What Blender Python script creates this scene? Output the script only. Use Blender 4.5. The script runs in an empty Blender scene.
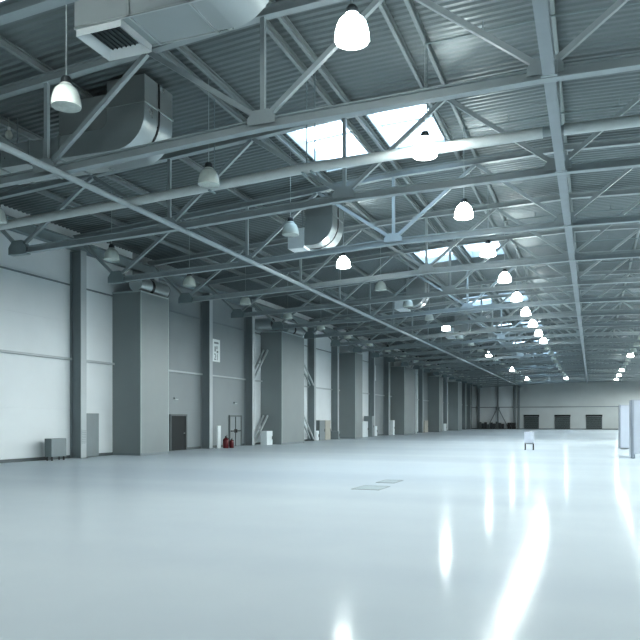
import bpy, math, random
from mathutils import Vector
random.seed(7)
C = bpy.context.scene.collection
HC = 1.78                      # eye height
TH = math.radians(20.7)        # heading, turned towards the long wall
F = 720.0
ORD = ("first second third fourth fifth sixth seventh eighth ninth tenth eleventh twelfth thirteenth fourteenth fifteenth sixteenth "
       "seventeenth eighteenth nineteenth twentieth twenty-first twenty-second twenty-third twenty-fourth").split()

# ------------------------------------------------------------------ mesh helpers
class MB:
    def __init__(s): s.v = []; s.f = []
    def box(s, x0, x1, y0, y1, z0, z1):
        n = len(s.v)
        s.v += [(x0,y0,z0),(x1,y0,z0),(x1,y1,z0),(x0,y1,z0),(x0,y0,z1),(x1,y0,z1),(x1,y1,z1),(x0,y1,z1)]
        s.f += [tuple(n+i for i in q) for q in ((0,3,2,1),(4,5,6,7),(0,1,5,4),(1,2,6,5),(2,3,7,6),(3,0,4,7))]
        return s
    def tube(s, a, b, r, n=10, r2=None, caps=True):
        a = Vector(a); b = Vector(b); d = (b-a).normalized()
        up = Vector((0,0,1)) if abs(d.z) < .9 else Vector((1,0,0))
        p = d.cross(up).normalized(); q = d.cross(p)
        k = len(s.v); r2 = r if r2 is None else r2
        for P, rr in ((a, r), (b, r2)):
            for i in range(n):
                t = 2*math.pi*(i+.5)/n
                s.v.append(tuple(P + p*rr*math.cos(t) + q*rr*math.sin(t)))
        for i in range(n):
            j = (i+1) % n
            s.f.append((k+i, k+j, k+n+j, k+n+i))
        if caps:
            s.f.append(tuple(k+i for i in reversed(range(n)))); s.f.append(tuple(k+n+i for i in range(n)))
        return s
    def beam(s, a, b, w, h):
        """rectangular bar from a to b, w across and h in the vertical-most direction"""
        a = Vector(a); b = Vector(b); d = (b-a).normalized()
        up = Vector((0,0,1)) if abs(d.z) < .95 else Vector((1,0,0))
        p = d.cross(up).normalized(); q = p.cross(d).normalized()
        k = len(s.v)
        for P in (a, b):
            for i, j in ((-1,-1),(1,-1),(1,1),(-1,1)):
                s.v.append(tuple(P + p*(w/2*i) + q*(h/2*j)))
        for i in range(4):
            j = (i+1) % 4
            s.f.append((k+i, k+j, k+4+j, k+4+i))
        s.f += [(k+3,k+2,k+1,k), (k+4,k+5,k+6,k+7)]
        return s
    def loft(s, prof, pts, axis):
        """closed profile swept along pts: axis 'x' -> profile lies in (y,z); axis 'y' -> profile in (x,z)"""
        k = len(s.v); n = len(prof)
        for (x, y, z) in pts:
            for a, b in prof:
                s.v.append((x, y+a, z+b) if axis == 'x' else (x+a, y, z+b) if axis == 'y' else (x+a, y+b, z))
        for m in range(len(pts)-1):
            for i in range(n):
                j = (i+1) % n
                s.f.append((k+m*n+i, k+m*n+j, k+(m+1)*n+j, k+(m+1)*n+i))
        s.f.append(tuple(k+i for i in reversed(range(n))))
        e = k+(len(pts)-1)*n
        s.f.append(tuple(e+i for i in range(n)))
        return s
    def lathe(s, prof, n=24, z=0):
        k = len(s.v)
        for r, h in prof:
            for i in range(n):
                t = 2*math.pi*i/n
                s.v.append((r*math.cos(t), r*math.sin(t), z+h))
        for m in range(len(prof)-1):
            for i in range(n):
                j = (i+1) % n
                s.f.append((k+m*n+i, k+m*n+j, k+(m+1)*n+j, k+(m+1)*n+i))
        if prof[0][0] > 1e-4: s.f.append(tuple(k+i for i in reversed(range(n))))
        if prof[-1][0] > 1e-4: s.f.append(tuple(k+(len(prof)-1)*n+i for i in range(n)))
        return s
    def prism_y(s, poly, y0, y1):
        """polygon in (x,z) extruded along y"""
        k = len(s.v); n = len(poly)
        s.v += [(x, y0, z) for x, z in poly] + [(x, y1, z) for x, z in poly]
        for i in range(n):
            j = (i+1) % n
            s.f.append((k+i, k+j, k+n+j, k+n+i))
        s.f += [tuple(k+i for i in reversed(range(n))), tuple(k+n+i for i in range(n))]
        return s
    def quad(s, a, b, c, d):
        k = len(s.v); s.v += [a, b, c, d]; s.f.append((k, k+1, k+2, k+3)); return s
    def mesh(s, name, m, smooth=False, recalc=True):
        me = bpy.data.meshes.new(name)
        me.from_pydata(s.v, [], s.f)
        for x in (m if isinstance(m, (list, tuple)) else [m]): me.materials.append(x)
        if recalc:
            import bmesh
            bm = bmesh.new(); bm.from_mesh(me); bmesh.ops.recalc_face_normals(bm, faces=bm.faces); bm.to_mesh(me); bm.free()
        if smooth:
            for p in me.polygons: p.use_smooth = True
            try: me.set_sharp_from_angle(angle=math.radians(38))
            except Exception: pass
        me.update()
        return me

def obj(name, mb, m, parent=None, smooth=False, label=None, bevel=0):
    o = bpy.data.objects.new(name, mb.mesh(name, m, smooth)); C.objects.link(o)
    if parent is not None: o.parent = parent
    if label: o['label'] = label
    if bevel:
        b = o.modifiers.new('bevel', 'BEVEL'); b.width = bevel; b.segments = 2; b.limit_method = 'ANGLE'
    return o
def tag(o, label, cat, group=None, kind=None):
    o['label'] = label; o['category'] = cat
    if group: o['group'] = group
    if kind: o['kind'] = kind
    return o
def thing(name, label, cat, loc=(0,0,0), group=None):
    o = bpy.data.objects.new(name, None); C.objects.link(o); o.location = loc; o.empty_display_size = .2
    return tag(o, label, cat, group)
def dup(root, loc, label, group=None):
    r = root.copy(); C.objects.link(r); r.location = loc; r['label'] = label
    if group: r['group'] = group
    for ch in list(root.children):
        c = ch.copy(); C.objects.link(c); c.parent = r
        for g in list(ch.children):
            d = g.copy(); C.objects.link(d); d.parent = c
    return r
def struct(name, mb, m, smooth=False):
    o = obj(name, mb, m, None, smooth); o['kind'] = 'structure'; return o

# ------------------------------------------------------------------ materials
def mat(name, col, rough=.5, metal=0., var=.06, scale=3., bump=0., spec=.5, stretch=(1,1,1), emit=None, estr=0., rvar=0.):
    m = bpy.data.materials.new(name); m.use_nodes = True
    nt = m.node_tree; N = nt.nodes; L = nt.links
    b = N['Principled BSDF']
    b.inputs['Roughness'].default_value = rough; b.inputs['Metallic'].default_value = metal
    b.inputs['Specular IOR Level'].default_value = spec
    tc = N.new('ShaderNodeTexCoord'); mp = N.new('ShaderNodeMapping'); mp.inputs['Scale'].default_value = stretch
    nz = N.new('ShaderNodeTexNoise'); nz.inputs['Scale'].default_value = scale; nz.inputs['Detail'].default_value = 4
    L.new(tc.outputs['Object'], mp.inputs['Vector']); L.new(mp.outputs['Vector'], nz.inputs['Vector'])
    rp = N.new('ShaderNodeValToRGB')
    rp.color_ramp.elements[0].position = .3; rp.color_ramp.elements[1].position = .7
    rp.color_ramp.elements[0].color = (*[max(0, c*(1-var)) for c in col], 1)
    rp.color_ramp.elements[1].color = (*[min(1, c*(1+var)) for c in col], 1)
    L.new(nz.outputs['Fac'], rp.inputs['Fac']); L.new(rp.outputs['Color'], b.inputs['Base Color'])
    if bump:
        bp = N.new('ShaderNodeBump'); bp.inputs['Strength'].default_value = bump; bp.inputs['Distance'].default_value = .02
        L.new(nz.outputs['Fac'], bp.inputs['Height']); L.new(bp.outputs['Normal'], b.inputs['Normal'])
    if rvar:
        mr = N.new('ShaderNodeMapRange'); mr.inputs['From Min'].default_value = .3; mr.inputs['From Max'].default_value = .7
        mr.inputs['To Min'].default_value = rough-rvar; mr.inputs['To Max'].default_value = rough+rvar
        L.new(nz.outputs['Fac'], mr.inputs['Value']); L.new(mr.outputs['Result'], b.inputs['Roughness'])
    if emit:
        b.inputs['Emission Color'].default_value = (*emit, 1); b.inputs['Emission Strength'].default_value = estr
    return m

M = {}
M['steel']   = mat('painted_steel', (.33,.385,.40), .42, .0, .05, 2, spec=.5)
M['steel_d'] = mat('painted_steel_dark', (.22,.28,.29), .45, 0, .06, 2)
M['tie']     = mat('tie_paint', (.27,.315,.335), .38, 0, .05, 2)
M['pipe']    = mat('white_pipe', (.56,.615,.615), .4, 0, .05, 3)
M['deck']    = mat('corrugated_deck', (.19,.228,.235), .36, .35, .08, .6, rvar=.06)
M['purlin']  = mat('purlin_paint', (.24,.285,.29), .45, 0, .06, 2)
M['white_p'] = mat('white_cladding', (.69,.745,.76), .5, 0, .03, .5)
M['grey_p']  = mat('grey_cladding', (.255,.295,.305), .5, 0, .05, .5)
M['back_p']  = mat('back_cladding', (.50,.55,.55), .5, 0, .05, .3)
M['shaft']   = mat('shaft_cladding', (.245,.285,.288), .42, 0, .04, .6)
M['shaft_t'] = mat('shaft_trim', (.50,.57,.57), .4, 0, .04, 1)
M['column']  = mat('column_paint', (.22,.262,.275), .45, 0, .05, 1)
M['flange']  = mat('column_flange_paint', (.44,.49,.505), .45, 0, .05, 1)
M['galv']    = mat('galvanised_sheet', (.50,.55,.555), .30, .75, .05, 1.2, rvar=.03)
M['duct']    = mat('duct_sheet', (.36,.41,.42), .40, .4, .04, 1, rvar=.03)
M['black']   = mat('black_rubber_and_shade', (.02,.024,.026), .6, 0, .1, 8)
M['grille']  = mat('dark_grille', (.05,.065,.07), .5, .3, .1, 8)
M['cap']     = mat('lamp_cap', (.035,.045,.05), .45, .3, .1, 8)
M['cable']   = mat('lamp_cable', (.40,.46,.46), .5, .2, .05, 8)
M['shade_off'] = mat('lamp_glass_unlit', (.62,.68,.64), .22, 0, .06, 6)
M['shade_on']  = mat('lamp_glass_lit', (.9,.95,.95), .3, 0, .02, 6, emit=(.97,1,.98), estr=50)
M['lens_on']  = mat('lamp_lens_lit', (.9,.95,.95), .3, 0, .02, 6, emit=(.97,1,.98), estr=6)
M['lens_off']  = mat('lamp_lens_unlit', (.50,.56,.53), .15, 0, .1, 9)
M['door_d']  = mat('dark_door', (.016,.023,.025), .7, 0, .08, 3)
M['door_f']  = mat('door_frame_paint', (.11,.135,.14), .45, 0, .06, 3)
M['dock']    = mat('dock_door_paint', (.055,.078,.08), .5, 0, .06, 2)
M['grey_b']  = mat('grey_cabinet', (.23,.275,.285), .4, 0, .04, 3)
M['grey_b2'] = mat('grey_cabinet_side', (.17,.205,.21), .45, 0, .04, 3)
M['white_b'] = mat('white_board', (.68,.75,.77), .4, 0, .03, 3)
M['panel']   = mat('stand_panel', (.50,.555,.625), .4, 0, .02, 3)
M['panel_e'] = mat('stand_profile', (.36,.41,.47), .35, .2, .03, 3)
M['beige_b'] = mat('beige_cabinet', (.42,.42,.37), .5, 0, .05, 3)
M['red']     = mat('red_paint', (.10,.006,.012), .35, 0, .1, 5)
M['sign']    = mat('white_sign', (.78,.84,.84), .45, 0, .03, 4)
M['ink']     = mat('sign_ink', (.22,.26,.27), .6, 0, .05, 4)
M['hatch']   = mat('floor_hatch_steel', (.40,.475,.50), .75, 0, .06, 12, spec=.1)
M['clut']    = mat('dark_crate', (.05,.06,.065), .55, 0, .15, 4)

# floor: pale sealed concrete, glossy, faintly clouded, with slightly lighter and darker lanes
def floor_mat():
    m = bpy.data.materials.new('sealed_floor'); m.use_nodes = True
    nt = m.node_tree; N = nt.nodes; L = nt.links; b = N['Principled BSDF']
    tc = N.new('ShaderNodeTexCoord')
    def noise(scale, st, det=4):
        mp = N.new('ShaderNodeMapping'); mp.inputs['Scale'].default_value = st
        nz = N.new('ShaderNodeTexNoise'); nz.inputs['Scale'].default_value = scale; nz.inputs['Detail'].default_value = det
        L.new(tc.outputs['Object'], mp.inputs['Vector']); L.new(mp.outputs['Vector'], nz.inputs['Vector']); return nz
    big = noise(.09, (1, .8, 1), 3); lanes = noise(.12, (.12, 2.2, 1), 2); fine = noise(1.3, (1, 1, 1), 6)
    mix = N.new('ShaderNodeMath'); mix.operation = 'ADD'
    L.new(big.outputs['Fac'], mix.inputs[0]); L.new(lanes.outputs['Fac'], mix.inputs[1])
    mul = N.new('ShaderNodeMath'); mul.operation = 'MULTIPLY_ADD'; mul.inputs[1].default_value = .25
    L.new(fine.outputs['Fac'], mul.inputs[0]); L.new(mix.outputs[0], mul.inputs[2])
    mr = N.new('ShaderNodeMapRange'); mr.inputs['From Min'].default_value = .9; mr.inputs['From Max'].default_value = 1.35
    L.new(mul.outputs[0], mr.inputs['Value'])
    rp = N.new('ShaderNodeValToRGB')
    rp.color_ramp.elements[0].color = (.53,.605,.655,1); rp.color_ramp.elements[1].color = (.595,.67,.705,1)
    L.new(mr.outputs['Result'], rp.inputs['Fac']); r2 = N.new('ShaderNodeMapRange'); r2.inputs['From Min'].default_value = .3; r2.inputs['From Max'].default_value = .7
    r2.inputs['To Min'].default_value = .10; r2.inputs['To Max'].default_value = .15
    L.new(lanes.outputs['Fac'], r2.inputs['Value'])
    bp = N.new('ShaderNodeBump'); bp.inputs['Strength'].default_value = .06; bp.inputs['Distance'].default_value = .02
    L.new(fine.outputs['Fac'], bp.inputs['Height'])
    df = N.new('ShaderNodeBsdfDiffuse'); gl = N.new('ShaderNodeBsdfAnisotropic'); fr = N.new('ShaderNodeFresnel'); fr.inputs['IOR'].default_value = 1.3
    k = N.new('ShaderNodeMath'); k.operation = 'MULTIPLY'; k.inputs[1].default_value = .18
    ms = N.new('ShaderNodeMixShader'); L.new(fr.outputs[0], k.inputs[0]); L.new(k.outputs[0], ms.inputs['Fac'])
    L.new(rp.outputs['Color'], df.inputs['Color']); L.new(r2.outputs['Result'], gl.inputs['Roughness'])
    L.new(bp.outputs['Normal'], gl.inputs['Normal']); gl.inputs['Color'].default_value = (.95, 1, 1, 1)
    L.new(df.outputs[0], ms.inputs[1]); L.new(gl.outputs[0], ms.inputs[2])
    L.new(ms.outputs[0], N['Material Output'].inputs['Surface']); N.remove(b)
    return m
M['floor'] = floor_mat()

def pane_mat():
    m = bpy.data.materials.new('skylight_polycarbonate'); m.use_nodes = True
    nt = m.node_tree; N = nt.nodes; L = nt.links; N.clear()
    out = N.new('ShaderNodeOutputMaterial'); mx = N.new('ShaderNodeMixShader'); tr = N.new('ShaderNodeBsdfTransparent')
    tl = N.new('ShaderNodeBsdfTranslucent'); nz = N.new('ShaderNodeTexNoise'); nz.inputs['Scale'].default_value = .9
    rp = N.new('ShaderNodeValToRGB'); rp.color_ramp.elements[0].color = (.72,.86,.98,1); rp.color_ramp.elements[1].color = (.9,.97,1,1)
    L.new(nz.outputs['Fac'], rp.inputs['Fac']); L.new(rp.outputs['Color'], tl.inputs['Color'])
    tr.inputs['Color'].default_value = (.86,.94,1,1); mx.inputs['Fac'].default_value = .45
    L.new(tr.outputs[0], mx.inputs[1]); L.new(tl.outputs[0], mx.inputs[2]); L.new(mx.outputs[0], out.inputs['Surface'])
    return m
M['pane'] = pane_mat()

# ------------------------------------------------------------------ hall dimensions
XL, XR, XM = -22.8, 21.0, -.9
Y0, Y1 = -8.0, 147.5
def interp(x, P):
    if x > XM: x = 2*XM - x
    if x <= P[0][0]: return P[0][1]
    for (a, za), (b, zb) in zip(P, P[1:]):
        if x <= b: return za + (zb-za)*(x-a)/(b-a)
    return P[-1][1]
PT = [(-22.8, 8.5), (-13.7, 9.15), (-7.3, 9.65), (-.9, 9.85)]
PB = [(-20.3, 6.4), (-13.7, 6.65), (-7.3, 7.0), (-.9, 7.1)]
def ztop(x): return HC + interp(x, PT)
def zbot(x): return HC + interp(x, PB)
def zdeck(x): return ztop(x) + .36
TY = [9.5 + 6*i for i in range(23)]            # truss lines
SKX = [(-9.8, -7.75), (-6.95, -4.9)]
SKY = [22.2 + 18*i for i in range(7)]; SKL = 4.5

# floor
struct('floor', MB().box(XL-.3, XR+.3, Y0-.3, Y1+.3, -.25, 0), M['floor'])

# ceiling: corrugated deck, ribs running across the hall, with the skylight openings left out
def ceiling():
    xs = sorted(set([XL-.2, -13.7, -7.3, XM, 5.5, 11.9, XR+.2] + [x for p in SKX for x in p]))
    p = .25; prof = []
    n = int((Y1-Y0)/p)+2
    ys = []
    for i in range(n):
        y = Y0-.2 + i*p
        for dy, dz in ((0,0),(.07,0),(.10,.045),(.20,.045)):
            ys.append((y+dy, dz))
    v = []; f = []
    for y, dz in ys:
        for x in xs: v.append((x, y, zdeck(x)+dz))
    w = len(xs)
    for r in range(len(ys)-1):
        yc = (ys[r][0]+ys[r+1][0])/2
        for c in range(w-1):
            xc = (xs[c]+xs[c+1])/2
            hole = any(a < xc < b for a, b in SKX) and any(y < yc < y+SKL for y in SKY)
            if not hole: f.append((r*w+c, r*w+c+1, (r+1)*w+c+1, (r+1)*w+c))
    mb = MB(); mb.v = v; mb.f = f
    return struct('ceiling', mb, M['deck'])
ceiling()

# walls
def wall_left():
    # cladding in bays: white and grey runs along the hall
    runs = [(Y0, 32.2, 0), (32.2, 45.5, 1), (45.5, 75.5, 0), (75.5, 86, 1), (86, 99.5, 0), (99.5, 111.5, 1), (111.5, 129.5, 0), (129.5, Y1, 1)]
    ztops = zdeck(XL)+.1
    v = []; f = []; mi = []
    joints = [0, 2.3, 4.6, 6.35, 8.05, ztops]
    for a, b, k in runs:
        for z0, z1 in zip(joints, joints[1:]):
            n = len(v); g = .005
            v += [(XL,a,z0+g),(XL,b,z0+g),(XL,b,z1-g),(XL,a,z1-g),(XL-.006,a,z0),(XL-.006,b,z0),(XL-.006,b,z1),(XL-.006,a,z1)]
            f += [(n,n+1,n+2,n+3),(n+4,n+5,n+1,n),(n+3,n+2,n+6,n+7)]; mi += [k]*3
    n = len(v)
    v += [(XL-.3,Y0,0),(XL-.3,Y1,0),(XL-.3,Y1,ztops),(XL-.3,Y0,ztops),(XL-.02,Y0,0),(XL-.02,Y1,0),(XL-.02,Y1,ztops),(XL-.02,Y0,ztops)]
    f += [(n,n+3,n+2,n+1),(n+3,n+7,n+6,n+2)]; mi += [0,0]
    mb = MB(); mb.v = v; mb.f = f
    o = struct('wall_left', mb, [M['white_p'], M['grey_p']])
    for p, k in zip(o.data.polygons, mi): p.material_index = k
wall_left()
zt = zdeck(XM)+.2
wb = struct('wall_back', MB().box(-14.0, XR+.3, Y1, Y1+.3, 0, zt).box(XL-.3, -14.0, Y1, Y1+.3, 0, zt), [M['back_p'], M['white_p']])
for p in wb.data.polygons: p.material_index = int(p.center.x < -14.0)
struct('wall_right', MB().box(XR, XR+.3, Y0, Y1, 0, zdeck(XR)+.1), M['grey_p'])
struct('wall_front', MB().box(XL-.3, XR+.3, Y0-.3, Y0, 0, zt), M['white_p'])
struct('baseboard_left', MB().box(XL, XL+.03, Y0, Y1, 0, .14), M['door_f'])
struct('baseboard_back', MB().box(XL, XR, Y1-.03, Y1, 0, .12), M['door_f'])

# ------------------------------------------------------------------ roof trusses
def I_prof(w, h, t=.03):
    a, b = w/2, h/2
    return [(-a,-b),(a,-b),(a,-b+t),(t/2+.01,-b+t),(t/2+.01,b-t),(a,b-t),(a,b),(-a,b),(-a,b-t),(-t/2-.01,b-t),(-t/2-.01,-b+t),(-a,-b+t)]
BN = [-20.3, -13.7, -7.3, -.9, 5.5, 11.9, 18.5]
TN = [-22.4, -16.9, -10.5, -4.1, 2.3, 8.7, 15.1, 20.6]
CH = .24
def make_truss():
    t = thing('roof_truss', 'x', 'roof truss', (0, TY[0], 0), 'steel roof trusses spanning the hall')
    xs = [-20.3, -13.7, -7.3, -.9, 5.5, 11.9, 18.5]
    obj('bottom_chord', MB().loft(I_prof(.22, CH), [(x, 0, zbot(x)) for x in xs], 'x'), M['steel'], t)
    xs = [-22.7, -13.7, -7.3, -.9, 5.5, 11.9, 20.9]
    obj('top_chord', MB().loft(I_prof(.22, CH), [(x, 0, ztop(x)) for x in xs], 'x'), M['steel'], t)
    for i, xb in enumerate(BN):
        zb = zbot(xb)
        for xt in (TN[i], TN[i+1]):
            a = Vector((xb, 0, zb+.1)); b = Vector((xt, 0, ztop(xt)-.1)); d = (b-a).normalized()
            obj('diagonal', MB().beam(a+d*.1, b-d*.05, .12, .12), M['steel'], t)
        if 0 < i < len(BN)-1:
            obj('vertical', MB().beam((xb,0,zb+.1), (xb,0,ztop(xb)-.1), .11, .11), M['steel'], t)
        e = i in (0, len(BN)-1)
        w, h = (.42, .52) if e else (.36, .34)
        k = zb - (.14 if e else .02)
        obj('gusset_plate', MB().prism_y([(xb-w,k),(xb+w,k),(xb+w,k+h*.5),(xb+w*.55,k+h),(xb-w*.55,k+h),(xb-w,k+h*.5)], -.125, .125 if e else -.1), M['steel_d'] if e else M['steel'], t)
    return t
tr0 = make_truss()
def truss_label(i): return f'pale steel lattice roof truss spanning the hall, {ORD[i]} one counted from the camera'
tr0['label'] = truss_label(0)
for i in range(1, len(TY)): dup(tr0, (0, TY[i], 0), truss_label(i))

# purlins along the hall
PX = [-20.1, -16.9, -13.7, -10.5, -9.97, -7.6, -7.12, -4.72, -4.1, -.9, 2.3, 5.5, 8.7, 11.9, 15.1, 18.3]
C_prof = [(-.05,-.11),(.05,-.11),(.05,-.08),(-.03,-.08),(-.03,.08),(.05,.08),(.05,.11),(-.05,.11)]
for i, x in enumerate(PX):
    o = obj('purlin', MB().loft(C_prof, [(x, Y0, ztop(x)+.235), (x, Y1, ztop(x)+.235)], 'y'), M['purlin'])
    tag(o, f'long grey channel purlin under the roof deck, {ORD[i]} counted from the long white wall', 'purlin', 'purlins under the roof deck')

for x, lab in ((XL+.30, 'added dark eaves girder along the head of the columns, above the long white wall'), (XR-.30, 'added dark eaves girder along the top of the wall opposite the columns')):
    o = obj('added_eaves_girder', MB().loft(I_prof(.3, .5, .04), [(x, Y0, ztop(XL)-.37), (x, Y1, ztop(XL)-.37)], 'y'), M['steel_d'])  # girder added to darken and hide the pale upper wall
    tag(o, lab, 'girder')
# longitudinal ties at lower chord level
b = thing('tie_beam', 'wide pale steel tie beam running lengthwise through the lower chords at mid hall', 'beam', (XM+.08, Y0, zbot(XM)+.05))
obj('beam', MB().loft([(-.12,-.15),(.12,-.15),(.12,-.12),(.02,-.12),(.02,.10),(.12,.10),(.12,.13),(-.12,.13),(-.12,.10),(-.02,.10),(-.02,-.12),(-.12,-.12)], [(0,0,0),(0,Y1-Y0,0)], 'y'), M['tie'], b)
for i in range(0, len(TY)):
    obj('splice_plate', MB().box(-.16,.16, TY[i]-Y0-.2, TY[i]-Y0-.115, -.16, .14), M['steel'], b)
o = obj('tie_pipe', MB().tube((-13.05, Y0, zbot(-13.05)-.212), (-13.05, Y1, zbot(-13.05)-.212), .085, 12), M['steel'], smooth=True)
tag(o, 'pale round tie pipe running lengthwise through the trusses on the side of the columns', 'pipe')
o = obj('tie_pipe', MB().tube((11.25, Y0, zbot(11.25)-.212), (11.25, Y1, zbot(11.25)-.212), .085, 12), M['steel'], smooth=True)
tag(o, 'pale round tie pipe running lengthwise through the trusses beyond the wide tie beam', 'pipe')

# suspended white pipe across the second bay
t = thing('suspended_pipe', 'thick white round pipe hung across the hall between the second and third trusses', 'pipe', (0, 18.75, 0))
def seg(x0, x1):
    xs = [x for x in (-20.6, -13.7, -7.3, -1.15, -.65, 5.5, 11.9, 18.5) if x0 <= x <= x1]
    mb = MB(); n = 14; r = .14
    prof = [(r*math.cos(2*math.pi*i/n), r*math.sin(2*math.pi*i/n)) for i in range(n)]
    return mb.loft(prof, [(x, 0, zbot(x)+.07 if x > -20 else zbot(-20.3)) for x in xs], 'x')
for a, b_ in ((-20.6, -1.15), (-.65, 18.5)): obj('pipe_run', seg(a, b_), M['pipe'], t, smooth=True)
obj('coupling', MB().tube((-1.2,0,zbot(-.9)+.07), (-.6,0,zbot(-.9)+.07), .115, 14), M['steel'], t, smooth=True)
for x in (-10.5, -7.55, -7.3, -4.1, 2.3, 8.7):
    obj('hanger_rod', MB().tube((x, .16, zbot(x)-.10), (x, .16, ztop(x)+.127 if min(abs(x-q) for q in PX) < .1 else zdeck(x)+.02), .018, 6), M['steel_d'], t)
    obj('hanger_clip', MB().box(x-.03, x+.03, -.17, .19, zbot(x)-.11, zbot(x)-.07), M['steel_d'], t)

# thin service pipes under the deck in each bay
for i in range(21):
    y = 12.6 + 6*i
    xs = [-4.1, -.9, 2.3, 5.5, 8.7, 11.9, 15.1, 18.3]
    n = 8; prof = [(.028*math.cos(2*math.pi*j/n), .028*math.sin(2*math.pi*j/n)) for j in range(n)]
    t = thing('sprinkler_pipe', f'thin dark sprinkler pipe under the roof deck, in the {ORD[i]} bay from the camera', 'pipe', (0, y, 0), 'sprinkler pipes under the deck')
    obj('pipe_run', MB().loft(prof, [(x, 0, ztop(x)+.09) for x in xs], 'x'), M['steel_d'], t, smooth=True)
    for x in (-2.6, .8, 7.1, 13.5): obj('hanger', MB().box(x-.012, x+.012, -.012, .012, ztop(x)+.08, zdeck(x)+.01), M['steel_d'], t)

# ------------------------------------------------------------------ skylights
cnt = 0
for i, y in enumerate(SKY):
    for j, (x0, x1) in enumerate(SKX):
        s = thing('skylight', f'bright rectangular roof skylight, {"nearer the column wall" if j == 0 else "nearer the wide tie beam"}, in the {ORD[i]} pair from the camera', 'skylight', (0, y, 0), 'skylights in the roof')
        za, zb = zdeck(x0), zdeck(x1)
        for (a, b2, c, d) in ((x0, x0+.05, 0, SKL), (x1-.05, x1, 0, SKL), (x0+.05, x1-.05, 0, .05), (x0+.05, x1-.05, SKL-.05, SKL)):
            mb = MB(); mb.box(a, b2, c, d, 0, .42)
            mb.v = [(x, yy, z + zdeck(x) - .04) for x, yy, z in mb.v]
            obj('frame', mb, M['steel'], s)
        mb = MB().box(x0+.03, x1-.03, SKL*.5-.02, SKL*.5+.02, .30, .36)
        mb.v = [(x, yy, z + zdeck(x)) for x, yy, z in mb.v]
        obj('glazing_bar', mb, M['steel'], s)
        obj('pane', MB().quad((x0+.02,.02,za+.34),(x1-.02,.02,zb+.34),(x1-.02,SKL-.02,zb+.34),(x0+.02,SKL-.02,za+.34)), M['pane'], s)

# ------------------------------------------------------------------ pendant lamps
SH = [(.12,.50),(.15,.465),(.145,.44),(.19,.42),(.235,.37),(.27,.29),(.295,.18),(.31,.05),(.30,.02)]
def lamp(x, y, on, label, group, h=None):
    """bell pendant, glass centre h above the eye"""
    h = h or (6.66 if x < -15 else 6.76 if x < -10 and y < 13 else 6.96)
    z0 = HC + h - .24
    t = thing('pendant_lamp', label, 'lamp', (x, y, z0), group)
    zd = (ztop(x)+.128 if any(abs(x-q) < .11 for q in PX) else zdeck(x)) - z0
    if 'cap' not in cache:
        cache['cap'] = MB().lathe([(0,.49),(.105,.495),(.115,.52),(.11,.60),(.08,.65),(.03,.67),(0,.67)], 20).mesh('cap', M['cap'], True)
        cache['ring'] = MB().lathe([(.145,.43),(.158,.435),(.158,.455),(.145,.46)], 20).mesh('ring', M['cable'], True)
        for k, mm, ml in ((0, 'shade_off', 'lens_off'), (1, 'shade_on', 'lens_on')):
            cache['shade', k] = MB().lathe(list(reversed(SH)), 28).mesh('shade', M[mm], True)
            cache['lens', k] = MB().lathe([(0,-.02),(.14,-.014),(.24,.0),(.30,.018),(0,.02)], 24).mesh('lens', M[ml], True)
    def part(n, me):
        o = bpy.data.objects.new(n, me); C.objects.link(o); o.parent = t
    part('cap', cache['cap']); part('neck_ring', cache['ring']); part('shade', cache['shade', int(on > 0)]); part('lens', cache['lens', int(on > 0)])
    obj('cable', MB().tube((0,0,.66), (0,0,zd), .012, 6), M['cable'], t)
    if on:
        L = bpy.data.lights.new('bulb', 'SPOT'); L.energy = on; L.spot_size = math.radians(178); L.spot_blend = .2; L.shadow_soft_size = .29; L.color = (.97, 1, .985)
        lo = bpy.data.objects.new('bulb', L); C.objects.link(lo); lo.parent = t; lo.location = (0, 0, -.29)
cache = {}
P_ON = 600
ROWS = [(-4.0, 'row just before the tie beam', lambda k: k <= 9 or k == 19, 0, 21),
        (-10.28, 'row just past the skylights', lambda k: k % 4 == 3, 0, 21),
        (-18.1, 'row along the columns', lambda k: False, 1, 21),
        (3.85, 'row beyond the tie beam', lambda k: k % 4 == 0 or k == 18, 0, 21),
        (10.6, 'added second row beyond the beam', lambda k: True, 0, 22),  # unseen row added to light the far end and even out the floor
        (17.2, 'added row farthest from the columns', lambda k: k % 2 == 0, 0, 22)]  # unseen row too, added as extra light from the far side
for x, rn, on, k0, k1 in ROWS:
    for k in range(k0, k1):
        lit = on(k)
        lamp(x, 12.2+5.98*k, P_ON*(1 if x < 5 else 1.75 if x < 15 else .9) if lit else 0, f'{"glowing" if lit else "unlit"} bell pendant lamp, {ORD[k]} from the camera in the {rn}', 'pendant lamps in the ' + rn)
lamp(-9.8, 9.95, P_ON*.5, 'glowing bell pendant lamp above the nearest roof truss', 'pendant lamps near the camera', 7.6)
for x, y, l in ((-4.0, 6.2, 'added glowing pendant lamp overhead, before the first of the row just before the tie beam'),
                (10.6, 6.2, 'added glowing pendant lamp overhead, before the first of the second row beyond the tie beam'),
                (-4.0, .2, 'added glowing bell pendant lamp above the camera position')):
    lamp(x, y, P_ON*(.5 if x < 5 else .9), l, 'added unseen pendant lamps above the camera')  # out-of-view lamps added to brighten the floor near the camera
# a small bare bulb pendant in the dark corner
t = thing('small_pendant', 'tiny bare white bulb on a wire in the dark roof corner by the nearest duct', 'lamp', (-16.75, 17.3, HC+8.75))
obj('bulb', MB().lathe([(0,-.14),(.08,-.11),(.12,-.02),(.10,.07),(.05,.14),(0,.15)], 16), M['shade_off'], t, True)
obj('socket', MB().lathe([(0,.14),(.05,.14),(.05,.24),(0,.25)], 12), M['white_b'], t, True)
obj('wire', MB().tube((0,0,.24), (0,0,zdeck(-16.75)-HC-8.75), .01, 6), M['cable'], t)

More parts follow.
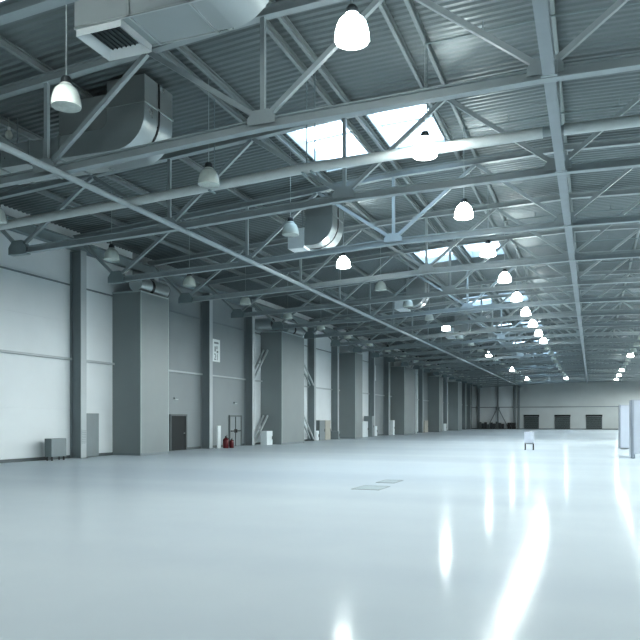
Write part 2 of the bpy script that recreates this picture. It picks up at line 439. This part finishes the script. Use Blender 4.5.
# ------------------------------------------------------------------ ducts
def arc(cx, cz, r, a0, a1, n=12):
    return [(cx + r*math.cos(math.radians(a0+(a1-a0)*i/n)), cz + r*math.sin(math.radians(a0+(a1-a0)*i/n))) for i in range(n+1)]
def elbow_duct(y, label, xo=-11.5, xl=-17.2):
    t = thing('elbow_duct', label, 'duct', (0, y, HC), 'galvanised elbow ducts')
    xi, zb, zi = xo-1.25, 7.55, 8.2
    top = 9.52 if xo < -11 else 9.44
    R = .95
    outer = [(xo, top)] + arc(xo-R, zb+R, R, 0, -90) + [(xl, zb)]
    inner = [(xl, zi)] + list(reversed(arc(xi-.25, zi+.25, .25, 0, -90, 5))) + [(xi, top)]
    w = 1.4
    obj('casing', MB().prism_y(outer+inner, 0, w), M['galv'], t, True)
    # dark seam along the middle of the outer curve
    def shift(d): 
        return [(xo+d, top)] + arc(xo-R, zb+R, R+d, 0, -90) + [(xl, zb-d)]
    a, b2 = shift(.006), shift(.02)
    obj('seam', MB().prism_y(b2 + list(reversed(a)), w*.47, w*.52), M['black'], t, True)
    for k in range(3 if xl < -15 else 0):
        x = -14.4 - k*1.1 if xl < -15 else xi-.3
        obj('flange', MB().prism_y([(x-.03,zb-.03),(x+.03,zb-.03),(x+.03,zi+.03),(x-.03,zi+.03)], -.03, w+.03), M['duct'], t)
    obj('flange', MB().box(xi-.03, xo+.03, -.03, w+.03, 8.75, 8.81), M['galv'], t)
    for x in ((-13.4, -16.6) if xl < -15 else (xi-.4,)): obj('hanger_rod', MB().tube((x, w/2, zi), (x, w/2, zdeck(x)-HC+.02), .02, 6), M['steel_d'], t)
    if xl < -15: obj('branch_box', MB().box(-14.5, xi-.05, .1, 1.2, zi+.01, 9.2), M['shaft'], t)
    else: obj('lit_end_box', MB().box(xl-.75, xl, -.05, w+.05, zb-.1, zi+.12), M['white_b'], t)  # white colour stands in for light on the duct's side face
for i, (y, l) in enumerate(((16.8, 'large galvanised elbow duct in the dark roof corner, nearest of its kind'),
                            (28.9, 'galvanised elbow duct among the trusses beyond the first skylights'),
                            (47.0, 'small looking galvanised elbow duct beyond the second skylight pair'),
                            (65.0, 'distant galvanised elbow duct beyond the third skylight pair'))):
    elbow_duct(y, l, *((-11.5, -17.2) if i == 0 else (-10.35, -11.65)))

def supply_duct():
    t = thing('supply_duct', 'wide rectangular supply duct with a ceiling diffuser, close overhead by the nearest trusses', 'duct', (0, 12.3, HC))
    zb = 8.2; R = 1.0
    poly = [(-10.15, zb)] + [(-7.0, zb)] + arc(-7.0, zb+R, R, -90, 0) + [(-6.0, 9.95), (-6.9, 9.95), (-6.9, zb+1.0), (-10.15, zb+1.0)]
    obj('casing', MB().prism_y(poly, 0, 1.15), M['duct'], t, True)
    for x in (-8.8, -7.4): obj('flange', MB().box(x-.02, x+.02, -.02, 1.17, zb-.025, zb+1.02), M['galv'], t)
    for y in (-.02, 1.13): obj('edge_angle', MB().box(-10.15, -7.0, y, y+.04, zb-.02, zb+.02), M['galv'], t)
    x0, x1, y0, y1, z0 = -10.12, -9.0, .02, 1.12, zb-.16
    mb = MB(); q = .2
    mb.quad((x0,y0,z0),(x1,y0,z0),(x1-q,y0+q,zb-.02),(x0+q,y0+q,zb-.02)); mb.quad((x1,y0,z0),(x1,y1,z0),(x1-q,y1-q,zb-.02),(x1-q,y0+q,zb-.02))
    mb.quad((x1,y1,z0),(x0,y1,z0),(x0+q,y1-q,zb-.02),(x1-q,y1-q,zb-.02)); mb.quad((x0,y1,z0),(x0,y0,z0),(x0+q,y0+q,zb-.02),(x0+q,y1-q,zb-.02))
    for a, b2 in (((x0,y0),(x1,y0)),((x1,y0),(x1,y1)),((x1,y1),(x0,y1)),((x0,y1),(x0,y0))):
        mb.quad((*a,z0),(*b2,z0),(*b2,zb),(*a,zb))
    d = obj('diffuser', mb, M['flange'], t)
    g = MB(); g.box(x0+q, x1-q, y0+q, y1-q, zb-.03, zb-.02)
    for k in range(6):
        xx = x0+q+.05+k*.115
        g.box(xx, xx+.02, y0+q, y1-q, zb-.06, zb-.03)
    obj('grille', g, M['grille'], d)
    for x in (-9.75, -7.9):
        obj('hanger_rod', MB().tube((x, .5, zb+1.0), (x, .5, zdeck(x)-HC+.03), .015, 6), M['steel_d'], t)
supply_duct()

# ------------------------------------------------------------------ wall columns, rails and shafts
def make_column():
    t = thing('steel_column', 'x', 'column', (XL, 0, 0), 'steel columns along the long wall')
    H = ztop(XL) - .63
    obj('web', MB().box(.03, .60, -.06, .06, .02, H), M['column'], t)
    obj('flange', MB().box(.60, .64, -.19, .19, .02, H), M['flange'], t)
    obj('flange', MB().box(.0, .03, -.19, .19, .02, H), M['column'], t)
    obj('base_plate', MB().box(-.0, .7, -.24, .24, 0, .02), M['column'], t)
    return t
COLY = [21.5 + 6*i for i in range(21)]
SHAFT = [(30.5, 33.0), (48.0, 52.3), (65.4, 67.6), (84.6, 90.2), (105.75, 108.2), (121.7, 125.2)]
colY = [y for y in COLY if not any(a-.3 < y < b2+.15 for a, b2 in SHAFT)]
c0 = make_column()
for i, y in enumerate(colY):
    lab = f'grey steel column against the long wall, {ORD[i]} standing column counted from the camera'
    if i == 0: c0.location.y = y; c0['label'] = lab
    else: dup(c0, (XL, y, 0), lab)

# horizontal rails between columns and shafts
stops = sorted([(y-.19, y+.19) for y in colY] + SHAFT)
n = 1; prev = Y0
for a, b2 in stops + [(Y1, Y1)]:
    if a - prev > .5:
        o = obj(f'trim_{n}', MB().loft([(-.0,-.05),(.10,-.05),(.10,.05),(.0,.05)], [(XL+.04, prev, 4.62), (XL+.04, a, 4.62)], 'y'), M['flange']); o['kind'] = 'structure'; n += 1
        o = obj(f'trim_{n}', MB().loft([(0,-.035),(.05,-.035),(.05,.035),(0,.035)], [(XL, prev, 8.08), (XL, a, 8.08)], 'y'), M['column']); o['kind'] = 'structure'; n += 1
    prev = max(prev, b2)

XS = -21.1; ZS = 8.25
for i, (a, b2) in enumerate(SHAFT):
    t = thing('ventilation_shaft', f'tall grey boxed ventilation shaft on the long wall, {ORD[i]} counted from the camera', 'shaft', ((XL+XS)/2, (a+b2)/2, 0), 'boxed ventilation shafts')
    d = (XS-XL)/2; w = (b2-a)/2
    obj('casing', MB().box(-d, d, -w, w, 0, ZS), M['shaft'], t)
    for s in (-1, 1): obj('corner_trim', MB().box(d-.03, d+.012, s*w-.02, s*w+.02, 0, ZS), M['shaft_t'], t)
    obj('plinth', MB().box(-d, d+.015, -w-.012, w+.012, 0, .12), M['column'], t)
    obj('lid_rim', MB().box(-d, d+.015, -w-.015, w+.015, ZS-.06, ZS+.015), M['shaft_t'], t)
    # shiny round duct lying on the shaft
    r = .40; L = min(b2-a, 3.0); yc = (a+b2)/2 + (.1 if i == 0 else (b2-a)/2-L/2)
    k = thing('round_duct', f'shiny round metal duct lying on top of the {ORD[i]} grey shaft', 'duct', (XS-.38, yc, ZS+.015+r), 'round ducts on the shafts')
    obj('drum', MB().tube((0,-L/2,0), (0,-L*.12,0), r, 24), M['galv'], k, True)
    obj('drum', MB().tube((0,-L*.02,0), (0,L/2,0), r, 24), M['galv'], k, True)
    obj('band', MB().tube((0,-L*.12,0), (0,-L*.02,0), r*.97, 24), M['black'], k, True)
    obj('end_collar', MB().tube((0,L/2,0), (0,L/2+.05,0), r*1.0, 24), M['black'], k, True)
k = thing('round_duct', 'dark open round duct coming out of the wall above the second shaft', 'duct', (XL, 47.2, 8.7))
obj('drum', MB().tube((.004,0,0), (1.35,0,0), .42, 24), M['galv'], k, True)
obj('mouth_shade', MB().tube((1.34,0,0), (1.37,0,0), .38, 24), M['black'], k, True)  # black disc painted as the shade inside the duct opening
o = obj('vertical_pipe', MB().tube((XS+.1, 90.4, .02), (XS+.1, 90.4, 8.2), .10, 12), M['white_b'], smooth=True)
tag(o, 'slim white pipe standing upright at the far corner of the fourth shaft', 'pipe')

# diagonal wall braces beside the second shaft
def brace(y0, z0, y1, z1, label):
    t = thing('wall_brace', label, 'brace', (XL+.42, y0, 0), 'diagonal wall braces')
    for dx in (-.16, .16): obj('bar', MB().beam((dx,0,z0), (dx,y1-y0,z1), .10, .12), M['flange'], t)
    m_ = (z0+z1)/2
    obj('batten', MB().beam((-.16,(y1-y0)/2,m_), (.16,(y1-y0)/2,m_), .06, .06), M['flange'], t)
brace(45.75, .15, 47.95, 2.1, 'low diagonal brace of paired bars leaning from a column to the second shaft')
brace(45.75, 4.75, 47.95, 6.9, 'high diagonal brace of paired bars leaning from a column to the second shaft')
brace(57.25, .15, 52.4, 4.5, 'low diagonal brace running down from the far side of the second shaft')
brace(57.25, 4.75, 52.4, 8.4, 'high diagonal brace running down from the far side of the second shaft')

# ------------------------------------------------------------------ doors
def wall_door(name, y0, y1, h, double):
    t = bpy.data.objects.new(name, None); C.objects.link(t); t.location = (XL, (y0+y1)/2, 0); t['kind'] = 'structure'
    w = (y1-y0)/2
    fr = MB()
    fr.loft([(0,0),(.08,0),(.08,h),(0,h)], [(0,-w,0),(0,-w+.12,0)], 'y')
    obj('frame', fr, M['door_f'], t)
    obj('frame', MB().box(0,.08,w-.12,w,0,h), M['door_f'], t)
    obj('frame', MB().box(0,.08,-w+.12,w-.12,h-.1,h), M['door_f'], t)
    if double:
        for s in (-1, 1):
            d = obj('leaf', MB().box(.0,.05, min(.015*s, s*(w-.12)), max(.015*s, s*(w-.12)), .03, h-.1), M['grey_p'], t)
            obj('push_bar', MB().box(.05,.13, min(.08*s, s*(w-.2)), max(.08*s, s*(w-.2)), 1.0, 1.07), M['black'], d)
            obj('lock_box', MB().box(.05,.12, min(.05*s,.15*s), max(.05*s,.15*s), .92, 1.15), M['black'], d)
        obj('mullion', MB().box(.05,.075,-.03,.03,.03,h-.1), M['door_d'], t)
    else:
        d = obj('leaf', MB().box(.0,.05,-w+.12,w-.12,.01,h-.1), M['door_d'], t)
        obj('handle', MB().tube((.05,w-.3,1.0),(.11,w-.3,1.0),.02,8).tube((.10,w-.3,1.0),(.10,w-.46,1.0),.015,8), M['galv'], d)
wall_door('door_1', 35.75, 37.6, 2.12, False)
wall_door('door_2', 43.0, 44.8, 2.1, True)
for i, (x0, x1) in enumerate(((-12.6,-9.75), (-6.8,-3.95), (-1.1,1.8))):
    t = bpy.data.objects.new(f'door_{i+3}', None); C.objects.link(t); t.location = ((x0+x1)/2, Y1, 0); t['kind'] = 'structure'
    w = (x1-x0)/2; h = 2.75
    for s in (-1, 1): obj('jamb', MB().box(min(s*w, s*(w-.14)), max(s*w, s*(w-.14)), -.14, 0, 0, h), M['door_f'], t)
    obj('header', MB().box(-w-.05, w+.05, -.2, 0, h-.3, h+.05), M['door_d'], t)
    lf = MB()
    for k in range(6): lf.box(-w+.14, w-.14, -.06-.02*(k % 2 == 0)*0, 0, .02+k*.4, .02+k*.4+.385)
    obj('shutter', lf, M['dock'], t)

# ------------------------------------------------------------------ back wall columns, brace and clutter
for x, wd, lab in ((-17.6,.26,'slim steel column on the end wall above an A-shaped brace'), (-14.35,.5,'broader steel column on the end wall beside two black cabinets'),
                   (-13.5,.3,'narrow steel column on the end wall nearest the first loading door'), (-21.4,.5,'steel column on the end wall next to the corner with the long wall')):
    t = thing('end_wall_column', lab, 'column', (x, Y1-.35, 0), 'columns on the end wall')
    obj('flange', MB().box(-wd/2, wd/2, -.04, 0, .02, 10.6), M['column'], t)
    obj('web', MB().box(-.05, .05, 0, .35, .02, 10.6), M['column'], t)
    obj('base_plate', MB().box(-wd/2-.06, wd/2+.06, -.1, .34, 0, .02), M['column'], t)
t = thing('end_wall_brace', 'A-shaped pair of steel braces spreading down from a slim end wall column', 'brace', (-17.6, Y1-.55, 0))
for s in (-1, 1): obj('bar', MB().beam((s*.1,0,4.1), (s*2.1,0,.1), .16, .16), M['column'], t)
obj('apex_plate', MB().box(-.35,.35,-.1,.1,3.9,4.35), M['column'], t)
o = obj('trim_90', MB().box(XL, XR, Y1-.12, Y1, 4.25, 4.4), M['column']); o['kind'] = 'structure'
def cabinet(name, cat, label, x0, x1, y0, y1, z0, z1, mside, mdoor, face='x', feet=False, group=None, handle=True):
    t = thing(name, label, cat, ((x0+x1)/2, (y0+y1)/2, 0), group)
    a, b2 = (x1-x0)/2, (y1-y0)/2
    obj('body', MB().box(-a, a-.02 if face == 'x' else a, -b2 if face == 'x' else -b2+.02, b2, z0, z1), mside, t, bevel=.01)
    if face == 'x':
        d = obj('door', MB().box(a-.02, a, -b2+.01, b2-.01, z0+.01, z1-.01), mdoor, t)
        if handle: obj('handle', MB().box(a, a+.03, b2-.12, b2-.08, (z0+z1)/2-.12, (z0+z1)/2+.12), M['black'], d)
    else:
        d = obj('door', MB().box(-a+.01, a-.01, -b2, -b2+.02, z0+.01, z1-.01), mdoor, t)
        if handle: obj('handle', MB().box(a-.12, a-.08, -b2-.03, -b2, (z0+z1)/2-.12, (z0+z1)/2+.12), M['galv'], d)
    if feet:
        for sx in (-1, 1):
            for sy in (-1, 1): obj('foot', MB().tube((sx*(a-.06), sy*(b2-.1), 0), (sx*(a-.06), sy*(b2-.1), z0), .035, 8), M['black'], t)
    return t
# dark folding trolleys parked along the end wall
for i in range(9):
    x = -21.0 + i*.56
    h = (1.35, 1.1, 1.3, .9, 1.25, 1.05, 1.4, 1.2, 1.0)[i]
    if i in (0,): x = -20.95
    t = thing('storage_crate', f'dark storage crate by the end wall, {ORD[i]} of its row from the corner', 'crate', (x, Y1-1.3, 0), 'dark crates by the end wall')
    obj('body', MB().box(-.24,.24,-.3,.3,.08,h), M['clut'] if i % 3 else M['door_f'], t)
    obj('lid', MB().box(-.25,.25,-.31,.31,h,h+.05), M['column'], t)
    for s in (-1, 1): obj('runner', MB().box(s*.16-.05, s*.16+.05, -.3,.3,0,.08), M['black'], t)
for i, x in enumerate((-15.25, -14.4)):
    cabinet('black_cabinet', 'cabinet', ('black cabinet by the end wall, next to the A-shaped brace', 'black cabinet by the end wall, in front of the broader column')[i],
            x-.38, x+.38, Y1-1.6, Y1-.9, 0, 1.25, M['clut'], M['black'], 'y', group='black cabinets by the end wall')

# ------------------------------------------------------------------ things along the long wall
cabinet('heater_unit', 'heater', 'low pale grey heater unit on short feet beside the nearest visible column', XL+.44, -21.98, 25.15, 26.1, .17, .97, M['grey_b2'], M['grey_b'], feet=True, handle=False)
t = cabinet('electrical_cabinet', 'cabinet', 'tall flat grey electrical cabinet between the nearest column and first shaft', XL+.06, -22.35, 27.78, 28.85, .04, 2.1, M['grey_b2'], M['grey_b'], handle=False)
obj('conduit', MB().tube((.1,.57,.6),(.1,.57,1.1),.04,8), M['black'], t)
g = thing('vent_grille', 'small perforated grille plate on the nearest visible column', 'grille', (XL+.642, 27.5, 1.0))
obj('plate', MB().box(0,.012,-.16,.16,-.35,.35), M['flange'], g)
hm = MB()
for a in range(4):
    for c in range(8): hm.box(.012,.016,-.13+a*.075,-.095+a*.075,-.31+c*.08,-.27+c*.08)
o = obj('holes', hm, M['column'], g); o['kind'] = 'stuff'
t = thing('white_board', 'narrow tall white board standing beside the red fire extinguishers', 'board', (-21.95, 40.1, 0))
obj('board', MB().box(-.03,.03,-.2,.2,.0,1.42), M['white_b'], t); obj('back_ledge', MB().box(-.16,-.03,-.2,.2,0,.04), M['grey_b'], t)
def extinguisher(x, y, s, label):
    t = thing('fire_extinguisher', label, 'fire extinguisher', (x, y, 0), 'red fire extinguishers on the floor')
    t.scale = (s, s, s)
    obj('cylinder', MB().lathe([(0,0),(.17,0),(.185,.03),(.185,.50),(.16,.58),(.08,.64),(.05,.66),(0,.66)], 20), M['red'], t, True)
    v = obj('valve', MB().lathe([(0,.66),(.045,.66),(.045,.74),(0,.75)], 10), M['black'], t, True)
    obj('lever', MB().beam((0,-.03,.75),(0,.17,.79),.03,.02), M['black'], v)
    obj('hose', MB().tube((0,.04,.70),(.10,.17,.60),.016,8).tube((.10,.17,.60),(.11,.18,.25),.016,8), M['black'], t)
extinguisher(-21.7, 40.55, 1.0, 'larger dark red fire extinguisher on the floor beside the white board')
extinguisher(-21.5, 40.95, .78, 'smaller dark red fire extinguisher beside the larger one')

def wall_sign(y0, y1, z0, z1, label):
    t = thing('wall_sign', label, 'sign', (XL, (y0+y1)/2, z0), 'white hall number signs')
    w = (y1-y0)/2; h = z1-z0
    obj('plate', MB().box(0,.03,-w,w,0,h), M['sign'], t)
    obj('pictogram', MB().box(.03,.034,-w*.55,w*.6,h*.80,h*.88), M['ink'], t)
    fig = MB().box(.03,.034,-w*.45,-w*.15,h*.45,h*.68).box(.03,.034,w*.1,w*.5,h*.40,h*.50).box(.03,.034,w*.05,w*.3,h*.56,h*.70)
    obj('pictogram', fig, M['ink'], t)
    cu = bpy.data.curves.new('number', 'FONT'); cu.body = '21'; cu.size = .72*h/1.75; cu.align_x = 'CENTER'; cu.extrude = .002
    cu.materials.append(M['ink'])
    tmp = bpy.data.objects.new('number_curve', cu); C.objects.link(tmp)
    bpy.context.view_layer.update()
    me = bpy.data.meshes.new_from_object(tmp.evaluated_get(bpy.context.evaluated_depsgraph_get()))
    C.objects.unlink(tmp); bpy.data.objects.remove(tmp); bpy.data.curves.remove(cu)
    if not me.materials: me.materials.append(M['ink'])
    o = bpy.data.objects.new('number', me); C.objects.link(o); o.parent = t
    o.location = (.033, 0, h*.08); o.rotation_euler = (math.pi/2, 0, math.pi/2)
wall_sign(40.75, 41.75, 5.55, 7.0, 'tall white sign with grey figures high on the wall above the fire extinguishers')
wall_sign(76.9, 78.0, 6.2, 7.9, 'distant white sign high on the grey wall before the fourth shaft')

def on_wall(u):      # distance along the long wall seen at this bearing
    r = (u-320)/F
    return -(XL+.5)*(r*math.sin(TH)+math.cos(TH))/(math.sin(TH)-r*math.cos(TH))
def wallbox(name, cat, label, u0, u1, z0, z1, m1, m2, dep=.5, off=.1, group=None, feet=False):
    return cabinet(name, cat, label, XL+off, XL+off+dep, on_wall(u0), on_wall(u1), z0, z1, m1, m2, group=group, feet=feet)
wallbox('white_cabinet', 'cabinet', 'white low cabinet tucked between a column and the second shaft', 256.6, 262.5, 0, 1.0, M['white_b'], M['white_b'], .5, .8)
wallbox('white_cabinet', 'cabinet', 'small white cabinet just past the column after the second shaft', 315.3, 318, .0, .85, M['white_b'], M['white_b'])
wallbox('grey_cabinet', 'cabinet', 'dark grey upright cabinet in the white bay after the second shaft', 318.6, 324, .0, 1.75, M['grey_b2'], M['column'])
wallbox('beige_cabinet', 'cabinet', 'beige upright cabinet in the white bay after the second shaft', 324.3, 329.6, .0, 1.75, M['beige_b'], M['beige_b'])
wallbox('grey_cabinet', 'cabinet', 'low grey cabinet beside the third shaft', 334.0, 335.8, .0, .75, M['grey_b'], M['grey_b'], .8)
wallbox('white_cabinet', 'cabinet', 'wide white cabinet in the bay after the third shaft', 358.6, 367.2, .0, 1.65, M['white_b'], M['white_b'])
wallbox('grey_cabinet', 'cabinet', 'tall grey cabinet before the column after the third shaft', 367.6, 369.5, .0, 2.2, M['grey_b'], M['grey_b'], .9)
wallbox('white_cabinet', 'cabinet', 'narrow white cabinet past the column after the third shaft', 374.2, 376.4, .0, 1.1, M['white_b'], M['white_b'])
wallbox('white_cabinet', 'cabinet', 'narrow white upright cabinet just before the fourth shaft', 388.9, 390.6, .0, 1.75, M['white_b'], M['white_b'], .9)
wallbox('beige_cabinet', 'cabinet', 'beige cabinet between the fourth and fifth shafts', 424, 427.5, .0, 1.7, M['beige_b'], M['beige_b'])
wallbox('white_cabinet', 'cabinet', 'small white cabinet between the fifth and sixth shafts', 443.5, 446, .0, 1.2, M['white_b'], M['white_b'])

# exit lamps: small plates above the doors
for y, z, l in ((36.4, 3.0, 'small pale lamp plate on the wall above the single dark door'), (43.9, 2.9, 'small pale lamp plate on the wall above the double door')):
    t = thing('door_lamp', l, 'lamp', (XL, y, z)); obj('housing', MB().box(-.02,.09,-.2,.2,0,.1), M['grey_b'], t); obj('lens', MB().box(.02,.1,-.18,.18,-.02,0), M['white_b'], t)

# ------------------------------------------------------------------ things on the floor
t = thing('service_cart', 'small white service cart standing alone on the open floor', 'cart', (-3.48, 44.3, 0))
obj('cabinet_box', MB().box(-.27,.27,-.25,.25,.42,1.08), M['panel'], t, bevel=.015)
obj('shelf', MB().box(-.25,.25,-.24,.24,.36,.40), M['column'], t)
for sx in (-1, 1):
    for sy in (-1, 1):
        l = obj('leg', MB().box(sx*.23-.02, sx*.23+.02, sy*.21-.02, sy*.21+.02, .09, .42), M['black'], t)
        obj('wheel', MB().tube((sx*.23-.02, sy*.21, .045), (sx*.23+.02, sy*.21, .045), .045, 12), M['black'], l)
for x0, x1, y0, y1, l in ((-5.8,-5.05,17.6,18.7,'pale steel floor hatch let into the floor, nearer of the two'), (-5.75,-5.2,19.7,20.7,'pale steel floor hatch let into the floor, farther of the two')):
    t = thing('floor_hatch', l, 'hatch', ((x0+x1)/2, (y0+y1)/2, 0), 'floor hatches')
    a, b2 = (x1-x0)/2, (y1-y0)/2
    obj('lid', MB().box(-a+.04, a-.04, -b2+.04, b2-.04, 0, .005), M['hatch'], t)
    for q in ((-a,a,-b2,-b2+.04),(-a,a,b2-.04,b2),(-a,-a+.04,-b2+.04,b2-.04),(a-.04,a,-b2+.04,b2-.04)): obj('rim', MB().box(*q, 0, .008), M['steel_d'], t)

def stand_panel(x0, x1, y0, y1, z0, z1, label):
    t = thing('exhibition_panel', label, 'panel', ((x0+x1)/2, (y0+y1)/2, 0), 'white exhibition stand panels')
    a, b2 = (x1-x0)/2, (y1-y0)/2
    obj('board', MB().box(-a+.03, a-.03, -b2, b2, z0, z1), M['panel'], t)
    for s in (-1, 1): obj('post', MB().box(min(s*a, s*(a-.05)), max(s*a, s*(a-.05)), -b2-.015, b2+.015, 0, z1+.03), M['panel_e'], t)
    obj('top_rail', MB().box(-a+.05, a-.05, -b2-.01, b2+.01, z1, z1+.03), M['panel_e'], t)
    return t
stand_panel(1.62, 2.6, 48.1, 51.0, .06, 2.68, 'white exhibition panel block standing on the floor, farther of the pair')
stand_panel(1.75, 3.3, 36.0, 36.2, .22, 2.68, 'white exhibition wall panel on thin posts, nearer of the pair')
stand_panel(1.70, 1.86, 36.25, 38.2, .1, 2.68, 'white exhibition side panel joining the nearer wall panel at its edge')

# ------------------------------------------------------------------ sky, camera
w = bpy.data.worlds.new('sky'); bpy.context.scene.world = w; w.use_nodes = True
N = w.node_tree.nodes; L = w.node_tree.links
bg = N['Background']; bg.inputs['Strength'].default_value = 6
tc = N.new('ShaderNodeTexCoord'); sp = N.new('ShaderNodeSeparateXYZ'); rp = N.new('ShaderNodeValToRGB')
L.new(tc.outputs['Generated'], sp.inputs[0]); L.new(sp.outputs['Z'], rp.inputs['Fac']); L.new(rp.outputs['Color'], bg.inputs['Color'])
rp.color_ramp.elements[0].color = (.80,.90,1,1); rp.color_ramp.elements[1].color = (.62,.80,1,1)

cam = bpy.data.cameras.new('camera'); co = bpy.data.objects.new('camera', cam); C.objects.link(co)
co.location = (0, 0, HC); co.rotation_euler = (math.pi/2, 0, TH)
cam.sensor_width = 36; cam.lens = 36*F/640; cam.shift_y = 100/640; cam.clip_end = 500
sc = bpy.context.scene; sc.camera = co
sc.view_settings.view_transform = 'Standard'; sc.view_settings.look = 'None'
sc.view_settings.exposure = 0.18; sc.view_settings.gamma = 0.86
sc.cycles.use_denoising = True
sc.cycles.max_bounces = 8; sc.cycles.diffuse_bounces = 5; sc.cycles.glossy_bounces = 4; sc.cycles.transparent_max_bounces = 8
sc.cycles.sample_clamp_indirect = 6; sc.cycles.caustics_reflective = False
